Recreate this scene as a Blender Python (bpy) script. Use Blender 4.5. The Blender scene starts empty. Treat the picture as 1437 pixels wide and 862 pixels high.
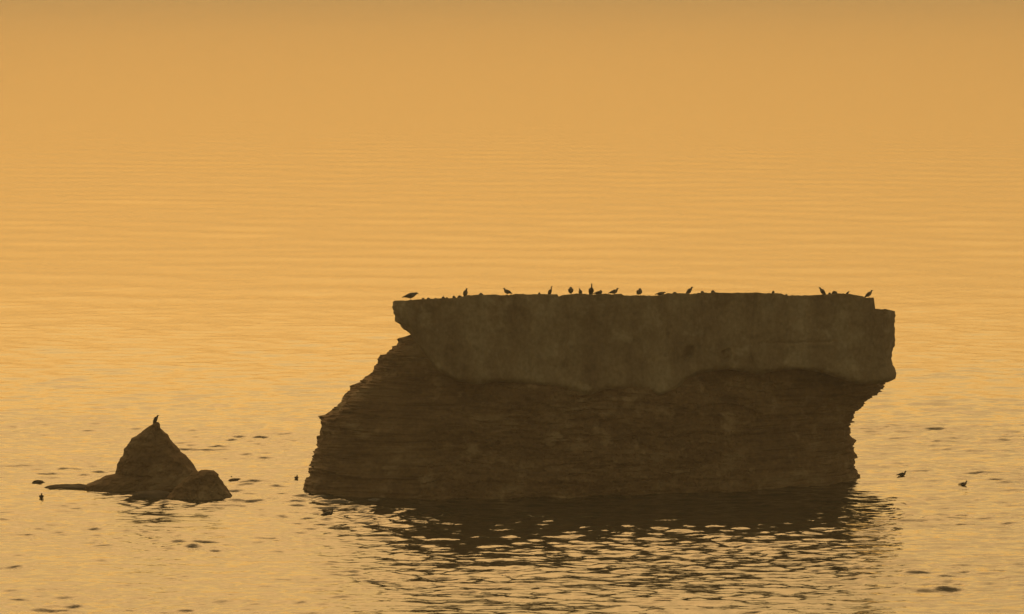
import bpy, math, random
import numpy as np
from mathutils import Vector, noise

# ------------------------------------------------------------------ camera
F_PX, CX, CY = 7800.0, 718.5, 431.0      # photograph is 1437 x 862
HORIZON = -40.0                          # the horizon lies just above the photograph, lost in haze
CAM_H = 28.0                             # metres above the water (a low cliff top)
PITCH = math.atan((CY - HORIZON) / F_PX)

sc = bpy.context.scene
COL = sc.collection
cam_data = bpy.data.cameras.new('camera')
cam_data.sensor_width = 36.0
cam_data.lens = F_PX / 1437.0 * 36.0
cam_data.clip_start = 1.0
cam_data.clip_end = 100000.0
cam = bpy.data.objects.new('camera', cam_data)
COL.objects.link(cam)
cam.location = (0, 0, CAM_H)
cam.rotation_euler = (math.pi / 2 - PITCH, 0, 0)
sc.camera = cam

# ------------------------------------------------------------------ sky, sun, exposure
SUN_ELEV, SUN_AZ = math.radians(37), math.radians(-4)   # azimuth from +Y towards +X
world = bpy.data.worlds.new('World')
sc.world = world
world.use_nodes = True
wn, wl = world.node_tree.nodes, world.node_tree.links
wn.clear()
sky = wn.new('ShaderNodeTexSky')
sky.sky_type = 'NISHITA'
sky.sun_disc = False
sky.sun_elevation = SUN_ELEV
sky.sun_rotation = SUN_AZ
sky.altitude = 0
sky.air_density = 1.6
sky.dust_density = 3.0
sky.ozone_density = 1.0
tint = wn.new('ShaderNodeMix')
tint.data_type = 'RGBA'
tint.blend_type = 'MULTIPLY'
tint.inputs[0].default_value = 1.0
tint.inputs[7].default_value = (1.0, 0.685, 0.305, 1.0)     # smoke-gold evening air
bg = wn.new('ShaderNodeBackground')
bg.inputs['Strength'].default_value = 0.100
wo = wn.new('ShaderNodeOutputWorld')
wl.new(sky.outputs[0], tint.inputs[6])
wl.new(tint.outputs[2], bg.inputs['Color'])
wl.new(bg.outputs[0], wo.inputs['Surface'])

sun_data = bpy.data.lights.new('sun', 'SUN')
sun_data.energy = 0.06
sun_data.angle = math.radians(24)
sun_data.color = (1.0, 0.66, 0.32)
sun = bpy.data.objects.new('sun', sun_data)
COL.objects.link(sun)
sd = Vector((math.sin(SUN_AZ) * math.cos(SUN_ELEV), math.cos(SUN_AZ) * math.cos(SUN_ELEV), math.sin(SUN_ELEV)))
sun.rotation_euler = (-sd).to_track_quat('-Z', 'Y').to_euler()
sun.location = (0, 0, 60)

sc.view_settings.view_transform = 'Standard'
sc.view_settings.look = 'None'
sc.view_settings.gamma = 1.0
sc.view_settings.exposure = 0.0
sc.cycles.volume_bounces = 1

rng = random.Random(7)
nrng = np.random.default_rng(11)

# ------------------------------------------------------------------ pixel helpers
SP, CP = math.sin(PITCH), math.cos(PITCH)

def ray(px, py):
    a, b = (px - CX) / F_PX, (CY - py) / F_PX
    return a, CP + b * SP, -SP + b * CP

def at_depth(px, py, Y):
    a, f, u = ray(px, py)
    t = Y / f
    return a * t, CAM_H + u * t           # x, z

def on_water(px, py):
    a, f, u = ray(px, py)
    t = -CAM_H / u
    return a * t, f * t                   # x, y

# ------------------------------------------------------------------ materials
def material(name):
    m = bpy.data.materials.new(name)
    m.use_nodes = True
    nt = m.node_tree
    p = nt.nodes['Principled BSDF']
    return m, nt, p

def nd(nt, kind, **kw):
    n = nt.nodes.new(kind)
    for k, v in kw.items():
        setattr(n, k, v)
    return n

def ramp(nt, stops):
    r = nt.nodes.new('ShaderNodeValToRGB')
    e = r.color_ramp.elements
    while len(e) < len(stops):
        e.new(0.5)
    for el, (p, c) in zip(e, stops):
        el.position = p
        el.color = (*c, 1)
    return r

def rock_material(name, dark, mid, light, streak=False):
    m, nt, p = material(name)
    tc = nd(nt, 'ShaderNodeTexCoord')
    mp = nd(nt, 'ShaderNodeMapping')
    nt.links.new(tc.outputs['Object'], mp.inputs['Vector'])
    mp.inputs['Scale'].default_value = (0.55, 0.55, 0.16) if streak else (0.35, 0.35, 0.8)
    n1 = nd(nt, 'ShaderNodeTexNoise')
    n1.inputs['Scale'].default_value = 1.0
    n1.inputs['Detail'].default_value = 8
    n1.inputs['Roughness'].default_value = 0.65
    nt.links.new(mp.outputs[0], n1.inputs['Vector'])
    r1 = ramp(nt, [(0.34, dark), (0.52, mid), (0.70, light)])
    nt.links.new(n1.outputs['Fac'], r1.inputs['Fac'])
    n2 = nd(nt, 'ShaderNodeTexNoise')
    n2.inputs['Scale'].default_value = 5.0
    n2.inputs['Detail'].default_value = 8
    nt.links.new(tc.outputs['Object'], n2.inputs['Vector'])
    mx = nd(nt, 'ShaderNodeMix', data_type='RGBA', blend_type='OVERLAY')
    mx.inputs[0].default_value = 0.45
    nt.links.new(r1.outputs[0], mx.inputs[6])
    nt.links.new(n2.outputs['Fac'], mx.inputs[7])
    n3 = nd(nt, 'ShaderNodeTexNoise')
    n3.inputs['Scale'].default_value = 0.75
    n3.inputs['Detail'].default_value = 7
    n3.inputs['Roughness'].default_value = 0.6
    nt.links.new(tc.outputs['Object'], n3.inputs['Vector'])
    r3 = ramp(nt, [(0.56, (0, 0, 0)), (0.68, (0.75, 0.75, 0.75))])
    nt.links.new(n3.outputs['Fac'], r3.inputs['Fac'])
    mx2 = nd(nt, 'ShaderNodeMix', data_type='RGBA')
    nt.links.new(r3.outputs[0], mx2.inputs[0])
    nt.links.new(mx.outputs[2], mx2.inputs[6])
    mx2.inputs[7].default_value = tuple(min(1, c * 1.25) for c in light) + (1,)
    nt.links.new(mx2.outputs[2], p.inputs['Base Color'])
    p.inputs['Roughness'].default_value = 0.95
    p.inputs['Specular IOR Level'].default_value = 0.15
    b = nd(nt, 'ShaderNodeBump')
    b.inputs['Strength'].default_value = 0.6
    b.inputs['Distance'].default_value = 0.06
    nt.links.new(n2.outputs['Fac'], b.inputs['Height'])
    nt.links.new(b.outputs[0], p.inputs['Normal'])
    return m

M_WALL = rock_material('weathered_wall', (0.19, 0.125, 0.075), (0.29, 0.205, 0.125), (0.38, 0.29, 0.19), streak=True)
M_ROCK = rock_material('bedded_rock', (0.125, 0.070, 0.036), (0.195, 0.113, 0.056), (0.32, 0.22, 0.13))
M_WET = rock_material('wet_rock', (0.035, 0.026, 0.018), (0.06, 0.045, 0.03), (0.09, 0.07, 0.05))
M_STONE = rock_material('loose_stone', (0.09, 0.07, 0.05), (0.15, 0.12, 0.09), (0.22, 0.18, 0.14))

def plain(name, c1, c2, scale=14.0, rough=0.8):
    m, nt, p = material(name)
    tc = nd(nt, 'ShaderNodeTexCoord')
    n = nd(nt, 'ShaderNodeTexNoise')
    n.inputs['Scale'].default_value = scale
    nt.links.new(tc.outputs['Object'], n.inputs['Vector'])
    r = ramp(nt, [(0.35, c1), (0.65, c2)])
    nt.links.new(n.outputs['Fac'], r.inputs['Fac'])
    nt.links.new(r.outputs[0], p.inputs['Base Color'])
    p.inputs['Roughness'].default_value = rough
    return m

M_GULL = plain('gull_plumage', (0.10, 0.085, 0.07), (0.20, 0.17, 0.14))
M_GWING = plain('gull_wing', (0.045, 0.04, 0.036), (0.075, 0.066, 0.06))
M_CORM = plain('cormorant_plumage', (0.012, 0.012, 0.012), (0.03, 0.028, 0.026), rough=0.6)
M_BILL = plain('bill_horn', (0.10, 0.07, 0.03), (0.14, 0.10, 0.04), 30, 0.5)
M_LEG = plain('bird_leg', (0.05, 0.04, 0.03), (0.08, 0.06, 0.05), 30, 0.6)

def water_material():
    m, nt, p = material('sea_water')
    p.inputs['Base Color'].default_value = (0.022, 0.022, 0.014, 1)
    p.inputs['Roughness'].default_value = 0.06
    p.inputs['IOR'].default_value = 1.34
    p.inputs['Specular IOR Level'].default_value = 0.5
    tc = nd(nt, 'ShaderNodeTexCoord')
    mp = nd(nt, 'ShaderNodeMapping')
    mp.inputs['Scale'].default_value = (1.5, 2.0, 1.0)
    nt.links.new(tc.outputs['Object'], mp.inputs['Vector'])
    n = nd(nt, 'ShaderNodeTexNoise')
    n.inputs['Scale'].default_value = 1.0
    n.inputs['Detail'].default_value = 3
    n.inputs['Roughness'].default_value = 0.55
    nt.links.new(mp.outputs[0], n.inputs['Vector'])
    b = nd(nt, 'ShaderNodeBump')
    b.inputs['Strength'].default_value = 0.5
    b.inputs['Distance'].default_value = 0.07
    nt.links.new(n.outputs['Fac'], b.inputs['Height'])
    nt.links.new(b.outputs[0], p.inputs['Normal'])
    return m

# ------------------------------------------------------------------ mesh helpers
def link_mesh(name, verts, quads, mat, parent=None, smooth=True):
    verts = np.asarray(verts, np.float32)
    me = bpy.data.meshes.new(name)
    if isinstance(quads, np.ndarray):
        nf = len(quads)
        me.vertices.add(len(verts))
        me.vertices.foreach_set('co', verts.ravel())
        me.loops.add(nf * 4)
        me.loops.foreach_set('vertex_index', quads.astype(np.int32).ravel())
        me.polygons.add(nf)
        me.polygons.foreach_set('loop_start', np.arange(0, nf * 4, 4, dtype=np.int32))
        me.update(calc_edges=True)
        me.validate()
    else:
        me.from_pydata(verts.tolist(), [], quads)
    me.polygons.foreach_set('use_smooth', np.full(len(me.polygons), smooth))
    me.materials.append(mat)
    o = bpy.data.objects.new(name, me)
    COL.objects.link(o)
    if parent:
        o.parent = parent
    return o

def tag(o, label, cat, group=None):
    o['label'] = label
    o['category'] = cat
    if group:
        o['group'] = group
    return o

def empty(name, loc, rz=0.0):
    o = bpy.data.objects.new(name, None)
    o.empty_display_size = 0.3
    COL.objects.link(o)
    o.location = loc
    o.rotation_euler = (0, 0, rz)
    return o

# ------------------------------------------------------------------ the sea
PATCH = [(nrng.uniform(18, 70) * nrng.choice([-1, 1]), nrng.uniform(9, 40), nrng.uniform(0, 6.28)) for _ in range(14)]
RIPPLE = [(0.45 * (4.2 / 0.45) ** (nrng.uniform(0, 1) ** 1.2), nrng.normal(math.radians(-97), math.radians(31)), nrng.uniform(0, 6.28)) for _ in range(120)]
SWELL = [(nrng.uniform(5, 19), nrng.normal(math.radians(-96), math.radians(34)), nrng.uniform(0, 6.28)) for _ in range(44)]

def sea_height(X, Y, sp):
    """ripples in calmer slicks and ruffled bands, over a low irregular swell; sp is the local mesh spacing"""
    P = np.zeros_like(X)
    for lx, ly, ph in PATCH:
        P += np.sin(X * 2 * math.pi / lx + Y * 2 * math.pi / ly + ph)
    P = np.clip(1.0 + 0.075 * P, 0.7, 1.25)
    # backwash ruffles the water by the sloping foot and between the two rocks
    for (cx, cy), rx, ry, g in ((on_water(478, 716), 3.6, 13.0, 0.75), (on_water(372, 668), 3.2, 15.0, 0.30)):
        P += g * np.exp(-((X - cx) / rx) ** 2 - ((Y - cy) / ry) ** 2)
    Z = np.zeros_like(X)
    for lam, th, ph in RIPPLE:
        kk = 2 * math.pi / lam
        amp = 0.0258 * lam ** -0.5 / kk
        Z += amp * np.clip(lam / (2.6 * sp) - 0.6, 0, 1) * np.sin(kk * (X * math.cos(th) + Y * math.sin(th)) + ph)
    Z *= P
    for lam, th, ph in SWELL:
        kk = 2 * math.pi / lam
        Z += 0.0016 / kk * np.clip(lam / (2.8 * sp) - 0.6, 0, 1) * np.sin(kk * (X * math.cos(th) + Y * math.sin(th)) + ph)
    return Z

def build_sea():
    def graded(lo_far, lo, hi, hi_far, step, g_lo, g_hi):
        core = np.arange(lo, hi, step)
        up, st, v = [], step, core[-1]
        while v < hi_far:
            st *= g_hi
            v += st
            up.append(v)
        dn, st, v = [], step, core[0]
        while v > lo_far:
            st *= g_lo
            v -= st
            dn.append(v)
        return np.concatenate([dn[::-1], core, up])
    xs = graded(-30000, -34, 34, 30000, 0.19, 1.06, 1.06)
    ys = graded(-3000, 226, 335, 30000, 0.14, 1.15, 1.0085)
    X, Y = np.meshgrid(xs, ys)
    sx = np.gradient(xs)[None, :]
    sy = np.gradient(ys)[:, None]
    sp = np.maximum(sx, sy)
    Z = sea_height(X, Y, sp)
    ny, nx = X.shape
    V = np.stack([X, Y, Z], -1).reshape(-1, 3)
    i = (np.arange(ny - 1)[:, None] * nx + np.arange(nx - 1)[None, :]).ravel()
    Q = np.stack([i, i + 1, i + nx + 1, i + nx], -1)
    o = link_mesh('sea', V, Q, water_material())
    o['kind'] = 'structure'
    return o

build_sea()

# ------------------------------------------------------------------ the sea stack
D_LEFT, D_RIGHT = on_water(425, 687)[1], on_water(1205, 668)[1]
X_LEFT, X_RIGHT = on_water(425, 687)[0], on_water(1205, 668)[0]

def centre_y(x):
    return D_LEFT + (x - X_LEFT) / (X_RIGHT - X_LEFT) * (D_RIGHT - D_LEFT)

def trace(pts, off):
    """photo outline points -> sorted (z, x) at the centre line's distance plus off"""
    out = []
    for px, py in pts:
        Y = D_LEFT if px < 700 else D_RIGHT
        for _ in range(4):
            x, z = at_depth(px, py, Y + off)
            Y = centre_y(x)
        out.append((z, x))
    out.sort()
    return np.array([o[0] for o in out]), np.array([o[1] for o in out])

CAP_F = -7.0
base_l = trace([(573, 471), (558, 477), (556, 487), (547, 493), (532, 501), (530, 512), (514.5, 530), (497, 542), (489, 550),
                (476, 564), (466, 575), (457, 580), (451, 595), (448, 609), (445, 626), (438.5, 647), (434, 657), (437, 663),
                (429, 674), (424, 687), (418, 705), (412, 725)], 0)
base_r = trace([(1225, 470), (1228, 528), (1246, 540), (1240, 543), (1228, 551), (1216, 562), (1208, 570), (1200, 580), (1194, 590), (1192, 600),
                (1194, 610), (1199, 622), (1199, 640), (1200, 655), (1204, 668), (1209, 685), (1214, 715)], 0)

def fbm(x, y, z, o=4):
    return noise.fractal(Vector((x, y, z)), 0.9, 2.0, o)

def unit_columns(n_exp, n_mid):
    ss = np.linspace(0.0, 0.86, 12)
    ue = (1 - ss ** n_exp) ** (1 / n_exp)
    us = np.concatenate([-ue, np.linspace(-ue[-1], ue[-1], n_mid)[1:-1], ue[::-1]])
    s = np.clip(1 - np.abs(us) ** n_exp, 0, 1) ** (1 / n_exp)
    s[0] = s[-1] = 0.0
    return us, s

def tube_quads(nu, ns):
    Q = []
    for i in range(nu - 1):
        for j in range(ns):
            a, b = i * ns + j, i * ns + (j + 1) % ns
            Q.append((a, a + ns, b + ns, b))
    return np.array(Q)

# boundary between the wall and the rock below it, along the front face
CAP_TOP_PX = [(550, 421), (580, 420.5), (600, 419.5), (622, 418.5), (640, 418.5), (650, 416), (656, 414), (700, 413.5), (757, 413),
              (782, 413), (784, 416), (788, 414), (800, 413), (872, 412.5), (876, 415), (900, 415), (918, 415), (936, 412), (945, 411.5),
              (966, 411.5), (968, 413), (978, 412.5), (980, 411), (1000, 410.5), (1080, 411), (1096, 412), (1102, 414.5), (1130, 415),
              (1156, 414), (1168, 412.5), (1180, 412.5), (1196, 413.5), (1211, 415), (1214, 417), (1227.6, 417.5), (1228.4, 433),
              (1245, 434), (1260, 435)]
CAP_BOT_PX = [(545, 463), (573, 468), (590, 492), (612, 520), (640, 536), (670, 541), (700, 537), (745, 540), (790, 547), (826, 556), (850, 547), (895, 548),
              (925, 557), (950, 548), (962, 535), (985, 524), (1020, 519), (1050, 524), (1068, 527), (1090, 521), (1120, 519), (1150, 523),
              (1175, 531), (1205, 541), (1240, 540), (1265, 537)]

def front_trace(pts):
    xs, zs = [], []
    for px, py in pts:
        Y = 300.0
        for _ in range(4):
            x, z = at_depth(px, py, Y)
            Y = centre_y(x) + CAP_F
        xs.append(x)
        zs.append(z)
    return np.array(xs), np.array(zs)

top_x, top_z = front_trace(CAP_TOP_PX)
bot_x, bot_z = front_trace(CAP_BOT_PX)

def front_x(px, py):
    a, b = front_trace([(px, py)])
    return a[0], b[0]

def ends(pts):
    r = [front_x(*p) for p in pts]
    r.sort(key=lambda q: q[1])
    zz = np.array([q[1] for q in r])
    return (zz - zz[0]) / (zz[-1] - zz[0]), np.array([q[0] for q in r])

cap_lt, cap_lx = ends([(572, 467), (565, 466), (561, 463), (560, 459), (553, 455), (552, 446), (549.5, 434), (549, 428), (550.5, 421)])
cap_rt, cap_rx = ends([(1254, 538), (1261, 535), (1262, 527), (1260.5, 520), (1257, 515), (1255, 505), (1256.5, 498), (1257, 491), (1260, 487),
                       (1260, 460), (1260.3, 435)])

stack = empty('sea_stack', (front_x(900, 690)[0], centre_y(0), 0))
tag(stack, 'massive flat-topped rock with sheer upper wall, overhanging stepped end and one sloping foot', 'sea stack')
SO = Vector(stack.location)

def build_cap():
    us, s = unit_columns(9, 300)
    NT, NTOP, NB = 64, 9, 6
    ts = np.linspace(0, 1, NT)
    pits = [front_x(967, 495), front_x(1019, 499)]
    grooves = [(front_x(743, 490), 0.10, 1.5, 0.10), (front_x(797, 490), 0.09, 1.3, 0.10), (front_x(1056, 470), 0.10, 2.3, 0.14),
               (front_x(935, 480), 0.08, 1.4, 0.07), (front_x(1190, 505), 0.08, 0.9, 0.08), (front_x(655, 480), 0.07, 1.2, 0.05)]
    crack = front_x(1062, 482), front_x(1185, 482)
    V = []
    for u, sv in zip(us, s):
        sec = []
        def point(t, v, j):
            xl, xr = np.interp(t, cap_lt, cap_lx), np.interp(t, cap_rt, cap_rx)
            x = xl + (xr - xl) * (u + 1) / 2
            zb, zt = np.interp(x, bot_x, bot_z), np.interp(x, top_x, top_z)
            z = zb + (zt - zb) * t
            depth = 5.2
            y = centre_y(x) + CAP_F + depth + v * depth
            x += (abs(u) ** 40) * (0.05 * fbm(z * 2.3, u * 9, 2.0) + 0.035 * noise.noise(Vector((z * 6, u, 4))))
            z += t * (0.035 * noise.noise(Vector((x * 1.3, y * 0.7, 7))) + 0.03 * fbm(x * 4, y * 2, 1))
            return x, y, z - 1.1 * t * (v + 1) / 2
        for t in ts:                                   # front face, upward
            x, y, z = point(t, -sv, 0)
            d = 0.22 * fbm(x * 0.35, z * 0.35, 3.1) + 0.11 * fbm(x * 1.5, z * 0.9, 9.0, 6)
            for (pxx, pz) in pits:
                e = max(abs(x - pxx) / 0.20, abs(z - pz + 0.08 * math.sin(9 * x)) / 0.24)
                if e < 1.35:
                    d += 0.5 * min(1, (1.35 - e) / 0.4)
            for (gx, gz), w, hh, dep in grooves:
                e = abs(x - gx - 0.12 * math.sin(z * 1.3 + gx)) / w
                if e < 1 and abs(z - gz) < hh:
                    d += dep * (1 - e) * min(1, (hh - abs(z - gz)) / 0.4)
            if crack[0][0] < x < crack[1][0]:
                e = abs(z - crack[0][1] - 0.05 * fbm(x * 2, 0, 5)) / 0.07
                if e < 1:
                    d += 0.10 * (1 - e)
            # crumbling lower lip
            lip = 0.07 + 0.06 * noise.noise(Vector((x * 0.8, 3, 1)))
            if t < lip:
                d += 0.35 * (1 - t / lip) ** 2
            sec.append((x, y + d, z))
        for k in range(1, NTOP):                       # top, falling slightly towards the back
            v = -sv + 2 * sv * k / NTOP
            x, y, z = point(1.0, v, 0)
            sec.append((x, y, z - 0.05 * abs(fbm(x, y, 1.0))))
        for t in ts[::-4]:                             # back face
            x, y, z = point(t, sv, 0)
            sec.append((x, y + 0.3 * fbm(x * 0.5, z * 0.5, 12), z))
        for k in range(1, NB):
            v = sv - 2 * sv * k / NB
            x, y, z = point(0.0, v, 0)
            sec.append((x, y, z + 0.3))
        V += sec
    ns = len(V) // len(us)
    V = np.array(V) - np.array(SO)
    o = link_mesh('upper_wall', V, tube_quads(len(us), ns), M_WALL, stack)
    o['label'] = 'paler sheer upper wall with stained vertical streaks and two small holes'
    return o

def build_base():
    us, s = unit_columns(2.35, 300)
    NZ = 190
    z0, z1 = -1.6, base_l[0][-1]
    zs = np.linspace(z0, z1, NZ)
    layer_edges = [z0]
    while layer_edges[-1] < z1:
        layer_edges.append(layer_edges[-1] + rng.uniform(0.09, 0.23))
    layer_edges = np.array(layer_edges)
    layer_r = nrng.uniform(-1, 1, len(layer_edges))
    V = []
    for u, sv in zip(us, s):
        sec = []
        def point(z, v, side):
            x0 = X_LEFT + (X_RIGHT - X_LEFT) * (u + 1) / 2
            zw = z + 0.30 * noise.noise(Vector((x0 * 0.35, v * 3 + side * 9, z * 0.25))) + 0.10 * noise.cell(Vector((x0 * 0.7, v * 4, side * 7.0)))
            ql = int(np.searchsorted(layer_edges, zw)) - 1
            ql = max(0, min(len(layer_edges) - 2, ql))
            zq = layer_edges[ql] * 0.75 + layer_edges[ql + 1] * 0.25
            zq = 0.85 * zq + 0.15 * z
            xl, xr = np.interp(zq, *base_l), np.interp(zq, *base_r)
            xl += 0.10 * layer_r[ql]
            xr += 0.08 * layer_r[(ql * 7 + 3) % len(layer_r)]
            x = xl + (xr - xl) * (u + 1) / 2
            h = max(0.0, min(1.0, z / 7.0))
            yf = -8.2 + 2.1 * h ** 1.3               # front leans back under the wall
            yb = 6.5 - 2.0 * h
            ym, hd = (yf + yb) / 2, (yb - yf) / 2
            y = centre_y(x) + v * (hd - ym) if v < 0 else centre_y(x) + v * (hd + ym)
            zz = zw + 0.02 * (x - X_LEFT)
            li = int(np.searchsorted(layer_edges, zz)) % len(layer_r)
            w = 0.25 * layer_r[li] + 0.55 * noise.noise(Vector((x * 0.6, y * 0.6, li * 5.7))) + 0.45 * (noise.cell(Vector((x * 1.3 + li * 0.37, y * 1.3, li * 3.3))) - 0.5)
            led = 0.17 * w
            big = 0.60 * fbm(x * 0.22, y * 0.22 + side * 31, z * 0.3)
            fine = 0.16 * fbm(x * 1.5, y * 1.5, z * 1.9, 5)
            ex = abs(u) ** 6 * (1 if u > 0 else -1)
            x += ex * (led * 1.5 + fine * 0.9)
            y += v * (led + big + fine + 0.25 * led) if sv > 0.02 else 0
            return x, y, z
        for z in zs:
            sec.append(point(z, -sv, 0))
        for z in zs[::-4]:
            sec.append(point(z, sv, 1))
        V += sec
    ns = len(V) // len(us)
    V = np.array(V) - np.array(SO)
    o = link_mesh('rock_base', V, tube_quads(len(us), ns), M_ROCK, stack, smooth=False)
    o['label'] = 'dark bedded rock foot with thin jagged ledges'
    return o

build_cap()
build_base()

# ------------------------------------------------------------------ small sea rocks
def ring_rock(name, left, right, Y, depth_k, mat, label, cat='rock', group=None, seed=0.0, fine=0.17, nz=70, nr=110, lean=0.0):
    zl = sorted([at_depth(px, py, Y)[::-1] for px, py in left])
    zr = sorted([at_depth(px, py, Y)[::-1] for px, py in right])
    zl, xl = np.array([q[0] for q in zl]), np.array([q[1] for q in zl])
    zr, xr = np.array([q[0] for q in zr]), np.array([q[1] for q in zr])
    ztop = min(zl[-1], zr[-1])
    lo = -0.7
    # below the water the outline keeps spreading
    zs = np.concatenate([np.linspace(lo, 0, 6)[:-1], np.linspace(0, ztop, nz)])
    cx0 = (np.interp(0, zl, xl) + np.interp(0, zr, xr)) / 2
    loc = Vector((cx0, Y, 0))
    w0 = np.interp(0, zr, xr) - np.interp(0, zl, xl)
    V, Q = [], []
    for z in zs:
        a, b = np.interp(max(z, 0), zl, xl), np.interp(max(z, 0), zr, xr)
        if z < 0:
            a, b = a + z * 0.8, b - z * 0.8
        c, hw = (a + b) / 2, (b - a) / 2
        hd = depth_k * (hw ** 0.85) * (w0 / 2) ** 0.15
        for k in range(nr):
            th = 2 * math.pi * k / nr
            x, y = c + hw * math.cos(th), Y + lean * z + hd * math.sin(th)
            facet = 0.30 * noise.noise(Vector((x * 0.55 + seed, y * 0.55, z * 0.6))) + fine * fbm(x * 2 + seed, y * 2, z * 2.6)
            facet *= min(1.0, hw / 0.5)
            edge = abs(math.cos(th))
            x += facet * math.cos(th) * (1 - 0.5 * edge ** 3)
            y += facet * math.sin(th) * 1.3
            V.append((x - loc.x, y - loc.y, z + 0.03 * fbm(x * 3, y * 3, z * 3)))
    n = len(zs)
    for i in range(n - 1):
        for k in range(nr):
            p, q = i * nr + k, i * nr + (k + 1) % nr
            Q.append((p, q, q + nr, p + nr))
    V.append((V[(n - 1) * nr][0] * 0.5 + V[(n - 1) * nr + nr // 2][0] * 0.5, lean * ztop, ztop + 0.02))
    for k in range(nr):
        Q.append(((n - 1) * nr + k, (n - 1) * nr + (k + 1) % nr, len(V) - 1))
    o = link_mesh(name, V, Q, mat, None, smooth=False)
    o.location = loc
    tag(o, label, cat, group)
    return o

PY_Y = on_water(200, 685)[1]
ring_rock('pyramid_rock',
          [(118, 687), (121.5, 684), (125, 679), (136, 674), (147, 667.5), (159, 665.5), (161, 661.7), (162.6, 654), (165.6, 646.5), (169.3, 642), (172.7, 640),
           (176.5, 630.5), (184, 619), (186.6, 614.6), (201, 604.5), (209, 598), (217.5, 592.7)],
          [(300, 687), (290, 672), (276, 661), (271.6, 655), (262, 640), (253, 633.6), (246, 624), (236, 611), (230, 606), (226, 599.4), (224, 593.5), (223, 592.7)],
          PY_Y, 0.62, M_ROCK, 'steep pyramid-shaped rock with a low toe, dark bird on its peak', 'rock', seed=3.0)
BO_Y = on_water(280, 698)[1]
ring_rock('boulder',
          [(232, 700), (238, 694), (246, 684), (256, 674), (268, 665), (281, 660.5), (286, 660.2)],
          [(326, 700), (323, 695), (317, 684), (310, 672), (307.7, 665), (303.5, 662.5), (298.5, 660)],
          BO_Y, 0.75, M_ROCK, 'low rounded dark boulder leaning against the foot of the pyramid rock', 'boulder', seed=9.0)
for px, py, w, h, lab in [(213, 697, 54, 8.0, 'flat wave-washed ledge in front of the pyramid rock'),
                          (53, 677, 15, 2.9, 'small rounded rock tip barely breaking the water, beyond the toe of the pyramid rock'),
                          (98, 684, 66, 3.2, 'long thin reef strip awash off the toe of the pyramid rock'),
                          (331, 675, 22, 3.1, 'low dark reef hump awash beside the boulder')]:
    Yr = on_water(px, py)[1]
    ring_rock('reef_rock',
              [(px - w / 2 - 2, py + 0.5), (px - w / 2, py - h * 0.3), (px - w * 0.4, py - h * 0.8), (px - w * 0.22, py - h)],
              [(px + w / 2 + 2, py + 0.5), (px + w / 2, py - h * 0.35), (px + w * 0.42, py - h * 0.75), (px + w * 0.25, py - h)],
              Yr, 0.8, M_WET, lab, 'reef rock', 'reef rocks awash around the pyramid rock', seed=px * 0.1, fine=0.05, nz=8, nr=60)

# ------------------------------------------------------------------ loose stones on the flat top
def stone_mesh(seed):
    r = random.Random(seed)
    V, Q = [], []
    nr, nl = 9, 5
    for i in range(nl):
        ph = (i + 0.3) / (nl - 0.2) * math.pi * 0.55
        rr, z = math.cos(ph) ** 0.6, math.sin(ph)
        for k in range(nr):
            th = 2 * math.pi * k / nr
            j = r.uniform(0.72, 1.15)
            V.append((rr * math.cos(th) * j, rr * math.sin(th) * j, z * r.uniform(0.85, 1.1) - 0.25))
    for i in range(nl - 1):
        for k in range(nr):
            p, q = i * nr + k, i * nr + (k + 1) % nr
            Q.append((p, q, q + nr, p + nr))
    V.append((r.uniform(-.2, .2), 0, 0.85))
    for k in range(nr):
        Q.append(((nl - 1) * nr + k, (nl - 1) * nr + (k + 1) % nr, len(V) - 1))
    Q.append(tuple(range(nr))[::-1])
    return V, Q

def top_at(px):
    x = 0.0
    Y = 300.0
    for _ in range(6):
        x, _z = at_depth(px, 415, Y)
        Y = centre_y(x) + CAP_F
    return x, Y, float(np.interp(x, top_x, top_z))

LOW_END = 'small loose stone scattered between the leaning gull and the slim upright bird'
STONES = [(593.5, 4, 3, LOW_END), (601, 5, 3, LOW_END), (611, 4, 2, LOW_END), (622, 5, 4, LOW_END), (627, 4, 2.5, LOW_END), (637, 5, 5, LOW_END),
          (645, 7, 4, 'wide loose stone right beside the slim upright bird on the flat top'),
          (675, 6, 4, 'loose stone between the slim upright bird and the gull holding its neck up'),
          (734, 4, 2, 'flat little stone just past the gull holding its neck up'),
          (757, 4, 4, 'small pointed stone beside the cormorant over the notch'),
          (947, 6, 3, 'low stone behind the bird lying flat on the rim'),
          (986, 5, 4, 'loose stone next to the gull above the wall holes'),
          (1001, 6, 5, 'larger loose stone, second along from the gull above the wall holes'),
          (1085.5, 4, 5, 'narrow upright stone alone on the long bare stretch of rim'),
          (1104, 4, 3, 'low stone at the foot of the small drop in the bare rim'),
          (1165, 5, 4, 'small stone leaning at the tail of the gull with back to the overhang'),
          (1172, 9, 6, 'biggest loose stone on the flat top, near the tiny bird')]
for i, (px, wpx, hpx, lab) in enumerate(STONES):
    x, Y, z = top_at(px)
    s = 1 / 26.0
    o = link_mesh('loose_stone', *stone_mesh(i * 3 + 1), M_STONE, None, smooth=False)
    o.location = (x, Y + 0.45, z - 0.05)
    o.scale = (wpx * s * 0.55, wpx * s * 0.5, hpx * s)
    tag(o, lab, 'stone', 'loose stones on the flat top')

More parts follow.
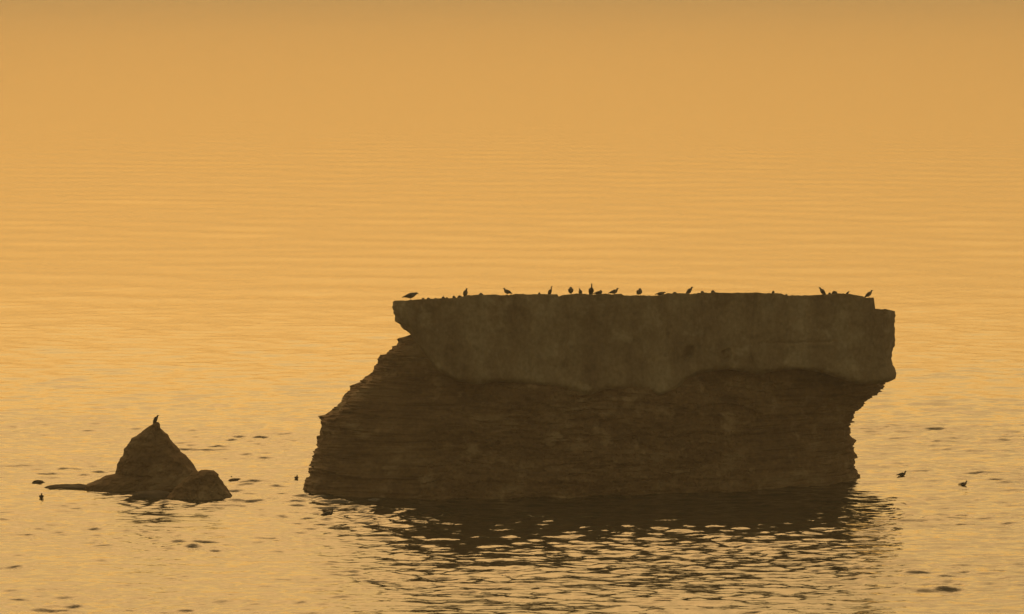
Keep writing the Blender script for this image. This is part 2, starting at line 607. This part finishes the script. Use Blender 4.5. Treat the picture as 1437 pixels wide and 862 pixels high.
# ------------------------------------------------------------------ birds
def loft(spine, n=10):
    """spine: (x, z, half width, half height); one closed continuous skin"""
    V, Q = [], []
    m = len(spine)
    for i, (x, z, ry, rz) in enumerate(spine):
        a, b = spine[max(i - 1, 0)], spine[min(i + 1, m - 1)]
        tx, tz = b[0] - a[0], b[1] - a[1]
        L = math.hypot(tx, tz) or 1
        nx, nz = -tz / L, tx / L
        for k in range(n):
            th = 2 * math.pi * k / n
            c, s_ = math.cos(th) * ry, math.sin(th) * rz
            V.append((x + nx * s_, c, z + nz * s_))
    for i in range(m - 1):
        for k in range(n):
            p, q = i * n + k, i * n + (k + 1) % n
            Q.append((p, q, q + n, p + n))
    Q.append(tuple(range(n))[::-1])
    Q.append(tuple(range((m - 1) * n, m * n)))
    return V, Q

def rot(pts, ang, piv):
    c, s_ = math.cos(ang), math.sin(ang)
    return [((x - piv[0]) * c - (z - piv[1]) * s_ + piv[0], (x - piv[0]) * s_ + (z - piv[1]) * c + piv[1], *r) for x, z, *r in pts]

TORSO = [(-.33, .205, .018, .006), (-.25, .215, .045, .014), (-.17, .225, .062, .040), (-.08, .235, .085, .075), (.02, .245, .092, .090), (.10, .262, .078, .080)]
NECKS = {
    'alert': [(.150, .300, .048, .052), (.172, .345, .034, .036), (.185, .385, .035, .037), (.215, .405, .036, .034), (.245, .398, .020, .020)],
    'low':   [(.165, .285, .055, .058), (.205, .310, .042, .044), (.240, .325, .038, .038), (.275, .320, .034, .030), (.300, .312, .018, .018)],
    'tuck':  [(.125, .300, .068, .060), (.130, .335, .052, .046), (.110, .365, .045, .036), (.080, .372, .034, .026), (.050, .360, .016, .014)],
    'tall':  [(.150, .300, .046, .050), (.170, .360, .028, .030), (.178, .430, .024, .025), (.182, .490, .024, .025), (.196, .520, .027, .025), (.225, .522, .014, .013)],
    'swim':  [(.150, .295, .046, .050), (.172, .350, .030, .032), (.180, .405, .030, .032), (.208, .432, .034, .032), (.238, .425, .018, .018)],
}

FAT = 1.28

def bird(name, loc, yaw, neck, pitch, label, cat, group, scale=1.0, mat=None, wing=None, legs=True, drop=0.06, tail_up=0.0):
    root = empty(name, loc, yaw)
    root.scale = (scale * 1.16,) * 3
    mat = mat or M_GULL
    wing = wing or M_GWING
    hip = (-0.02, 0.19)
    tors = list(TORSO)
    if tail_up:
        tors = rot(tors[:3], -tail_up, (-.12, .23)) + tors[3:]
    nk = NECKS[neck]
    body = rot(tors, pitch, hip)
    # the neck's root turns with the body; the head stays level
    piv0 = (.10, .262)
    piv1 = rot([piv0 + (0,)], pitch, hip)[0]
    body += [(x - piv0[0] + piv1[0], z - piv0[1] + piv1[1], a, b) for x, z, a, b in nk] if neck != 'tuck' else rot(nk, pitch, hip)
    body = [(x, z - drop, a * FAT, b * FAT) for x, z, a, b in body]
    b = link_mesh('body', *loft(body, 12), mat, root)
    # bill
    hx, hz, _, _ = body[-1]
    px_, pz_ = body[-2][0], body[-2][1]
    dx, dz = hx - px_, hz - pz_
    L = math.hypot(dx, dz)
    dx, dz = dx / L, dz / L
    bl = 0.055
    link_mesh('bill', *loft([(hx - dx * .01, hz - dz * .01, .013, .014), (hx + dx * bl * .5, hz + dz * bl * .5, .009, .011),
                             (hx + dx * bl, hz + dz * bl - .006, .003, .004)], 8), M_BILL, root)
    # folded wings
    w = [(.10, .275, .012, .030), (.02, .265, .020, .062), (-.10, .250, .020, .055), (-.22, .226, .014, .030), (-.36, .205, .004, .008)]
    w = rot(w, pitch, hip)
    w = [(x, z - drop, a * FAT, c * FAT) for x, z, a, c in w]
    for sgn in (-1, 1):
        V, Q = loft(w, 8)
        offs = [.070, .082, .072, .045, .012]
        V = [(x, y + sgn * FAT * offs[i // 8], z) for i, (x, y, z) in enumerate(V)]
        link_mesh('wing', V, Q, wing, root)
    if legs:
        for sgn in (-1, 1):
            zt = .20 - drop
            if zt > 0.05:
                V, Q = loft([(-.02, zt, .016, .016), (-.005, zt * .55, .009, .009), (0, .02, .008, .008), (.03, .008, .02, .006), (.06, .004, .024, .004)], 8)
                V = [(x, y + sgn * .04, z) for x, y, z in V]
                link_mesh('leg', V, Q, M_LEG, root)
    return root

R = math.radians
G = 'birds resting along the flat top'
def on_top(px, back=0.25):
    x, Y, z = top_at(px)
    return (x, Y + back, z - 1.1 * back / 10.4 - 0.015)

top_birds = [
    (576, 0, 'low', R(6), 1.12, 'gull', 'gull leaning forward with tail out on the low undercut end of the flat top', {}),
    (654, R(-60), 'alert', R(62), 0.80, 'gull', 'upright slim bird where the flat top rises from its low undercut end', {}),
    (711.5, R(214), 'alert', R(14), 0.84, 'gull', 'gull holding its neck straight up beside its round body', {'drop': .07}),
    (773, R(-20), 'tall', R(66), 0.72, 'cormorant', 'dark cormorant with slanting neck stretched over the notch in the rim', {}),
    (801, R(-90), 'tuck', R(20), 0.95, 'gull', 'round hunched bird with head tucked, just past the notch in the rim', {'drop': .05}),
    (814, R(-110), 'alert', R(58), 0.66, 'gull', 'small upright bird between the hunched bird and the long-necked cormorant', {}),
    (830, R(-80), 'tall', R(48), 0.95, 'cormorant', 'cormorant with very long neck pointing straight up, tallest on the flat top', {}),
    (840.5, R(0), 'tuck', R(0), 0.80, 'gull', 'low bird sitting down beside the long-necked cormorant', {'drop': .15}),
    (862, R(-15), 'alert', R(10), 0.85, 'gull', 'gull facing seaward with its tail sloping down, beside the shallow dip in the rim', {'drop': .10}),
    (897.5, R(-75), 'tuck', R(15), 1.0, 'gull', 'round-bodied bird on thin legs alone in the shallow dip of the rim', {}),
    (927, R(0), 'low', R(0), 0.75, 'gull', 'bird lying flat with head stretched forward on the slope out of the dip', {'drop': .16}),
    (968, R(0), 'alert', R(42), 0.86, 'gull', 'gull standing steeply with tail low above the two small wall holes', {}),
    (1154, R(180), 'alert', R(45), 0.88, 'gull', 'gull with back to the overhang, head raised and tail slanting down', {}),
    (1190, R(0), 'alert', R(30), 0.42, 'gull', 'tiny bird between two larger gulls near the stepped end', {}),
    (1220, R(0), 'alert', R(32), 0.84, 'gull', 'gull standing at the very edge of the step, head raised seaward', {}),
]
for px, yaw, neck, pitch, scale, kind, lab, kw in top_birds:
    c = kind == 'cormorant'
    bird(kind, on_top(px), yaw, neck, pitch, lab, kind, G, scale, M_CORM if c else M_GULL, M_CORM if c else M_GWING, **kw)
    o = [q for q in COL.objects if q.name.split('.')[0] == kind and q.type == 'EMPTY'][-1]
    tag(o, lab, kind, G)

pk = at_depth(219.5, 593.2, PY_Y)
o = bird('cormorant', (pk[0], PY_Y, pk[1] - 0.01), R(-10), 'alert', R(58), '', '', '', 0.82, M_CORM, M_CORM)
tag(o, 'dark cormorant perched upright on the peak of the pyramid rock', 'cormorant')

swim = [
    (1266, 668.5, R(0), 0.80, 0.0, 'gull', 'floating gull with head held high, under the overhanging end of the flat-topped rock'),
    (1352, 682.5, R(5), 0.74, .35, 'gull', 'floating gull with cocked tail, away from the rocks on open water'),
    (461, 722.5, R(0), 0.95, .6, 'gull', 'floating gull with raised tail in front of the sloping foot of the flat-topped rock'),
    (416, 672, R(-75), 0.72, 0.0, 'gull', 'floating bird seen end-on between the boulder and the sloping foot of the flat-topped rock'),
    (328.5, 671, R(180), 0.62, .4, 'gull', 'floating bird just behind the low boulder'),
    (58, 699, R(-80), 0.80, 0.0, 'gull', 'floating bird seen end-on off the toe of the pyramid rock'),
]
for px, py, yaw, scale, tu, kind, lab in swim:
    x, y = on_water(px, py)
    o = bird('gull', (x, y, float(sea_height(np.array([x]), np.array([y]), np.array([0.19]))[0]) - 0.01), yaw, 'swim', R(0), '', '', '', scale, M_CORM, M_CORM, legs=False, drop=.150, tail_up=tu)
    tag(o, lab, 'gull', 'gulls afloat around the rocks')

# ------------------------------------------------------------------ haze
def build_haze():
    a, b, c0, c1 = 33000.0, -4000.0, -3.0, CAM_H + 3.0
    V = [(-a, b, c0), (a, b, c0), (a, a, c0), (-a, a, c0), (-a, b, c1), (a, b, c1), (a, a, c1), (-a, a, c1)]
    Q = [(0, 3, 2, 1), (4, 5, 6, 7), (0, 1, 5, 4), (1, 2, 6, 5), (2, 3, 7, 6), (3, 0, 4, 7)]
    m = bpy.data.materials.new('haze_air')
    m.use_nodes = True
    nt = m.node_tree
    nt.nodes.clear()
    out = nt.nodes.new('ShaderNodeOutputMaterial')
    v = nt.nodes.new('ShaderNodeVolumePrincipled')
    v.inputs['Color'].default_value = (0.94, 0.87, 0.77, 1)
    v.inputs['Density'].default_value = 0.00026
    v.inputs['Anisotropy'].default_value = 0.5
    nt.links.new(v.outputs[0], out.inputs['Volume'])
    o = link_mesh('haze', V, Q, m, None, smooth=False)
    o['kind'] = 'stuff'
    return o
build_haze()
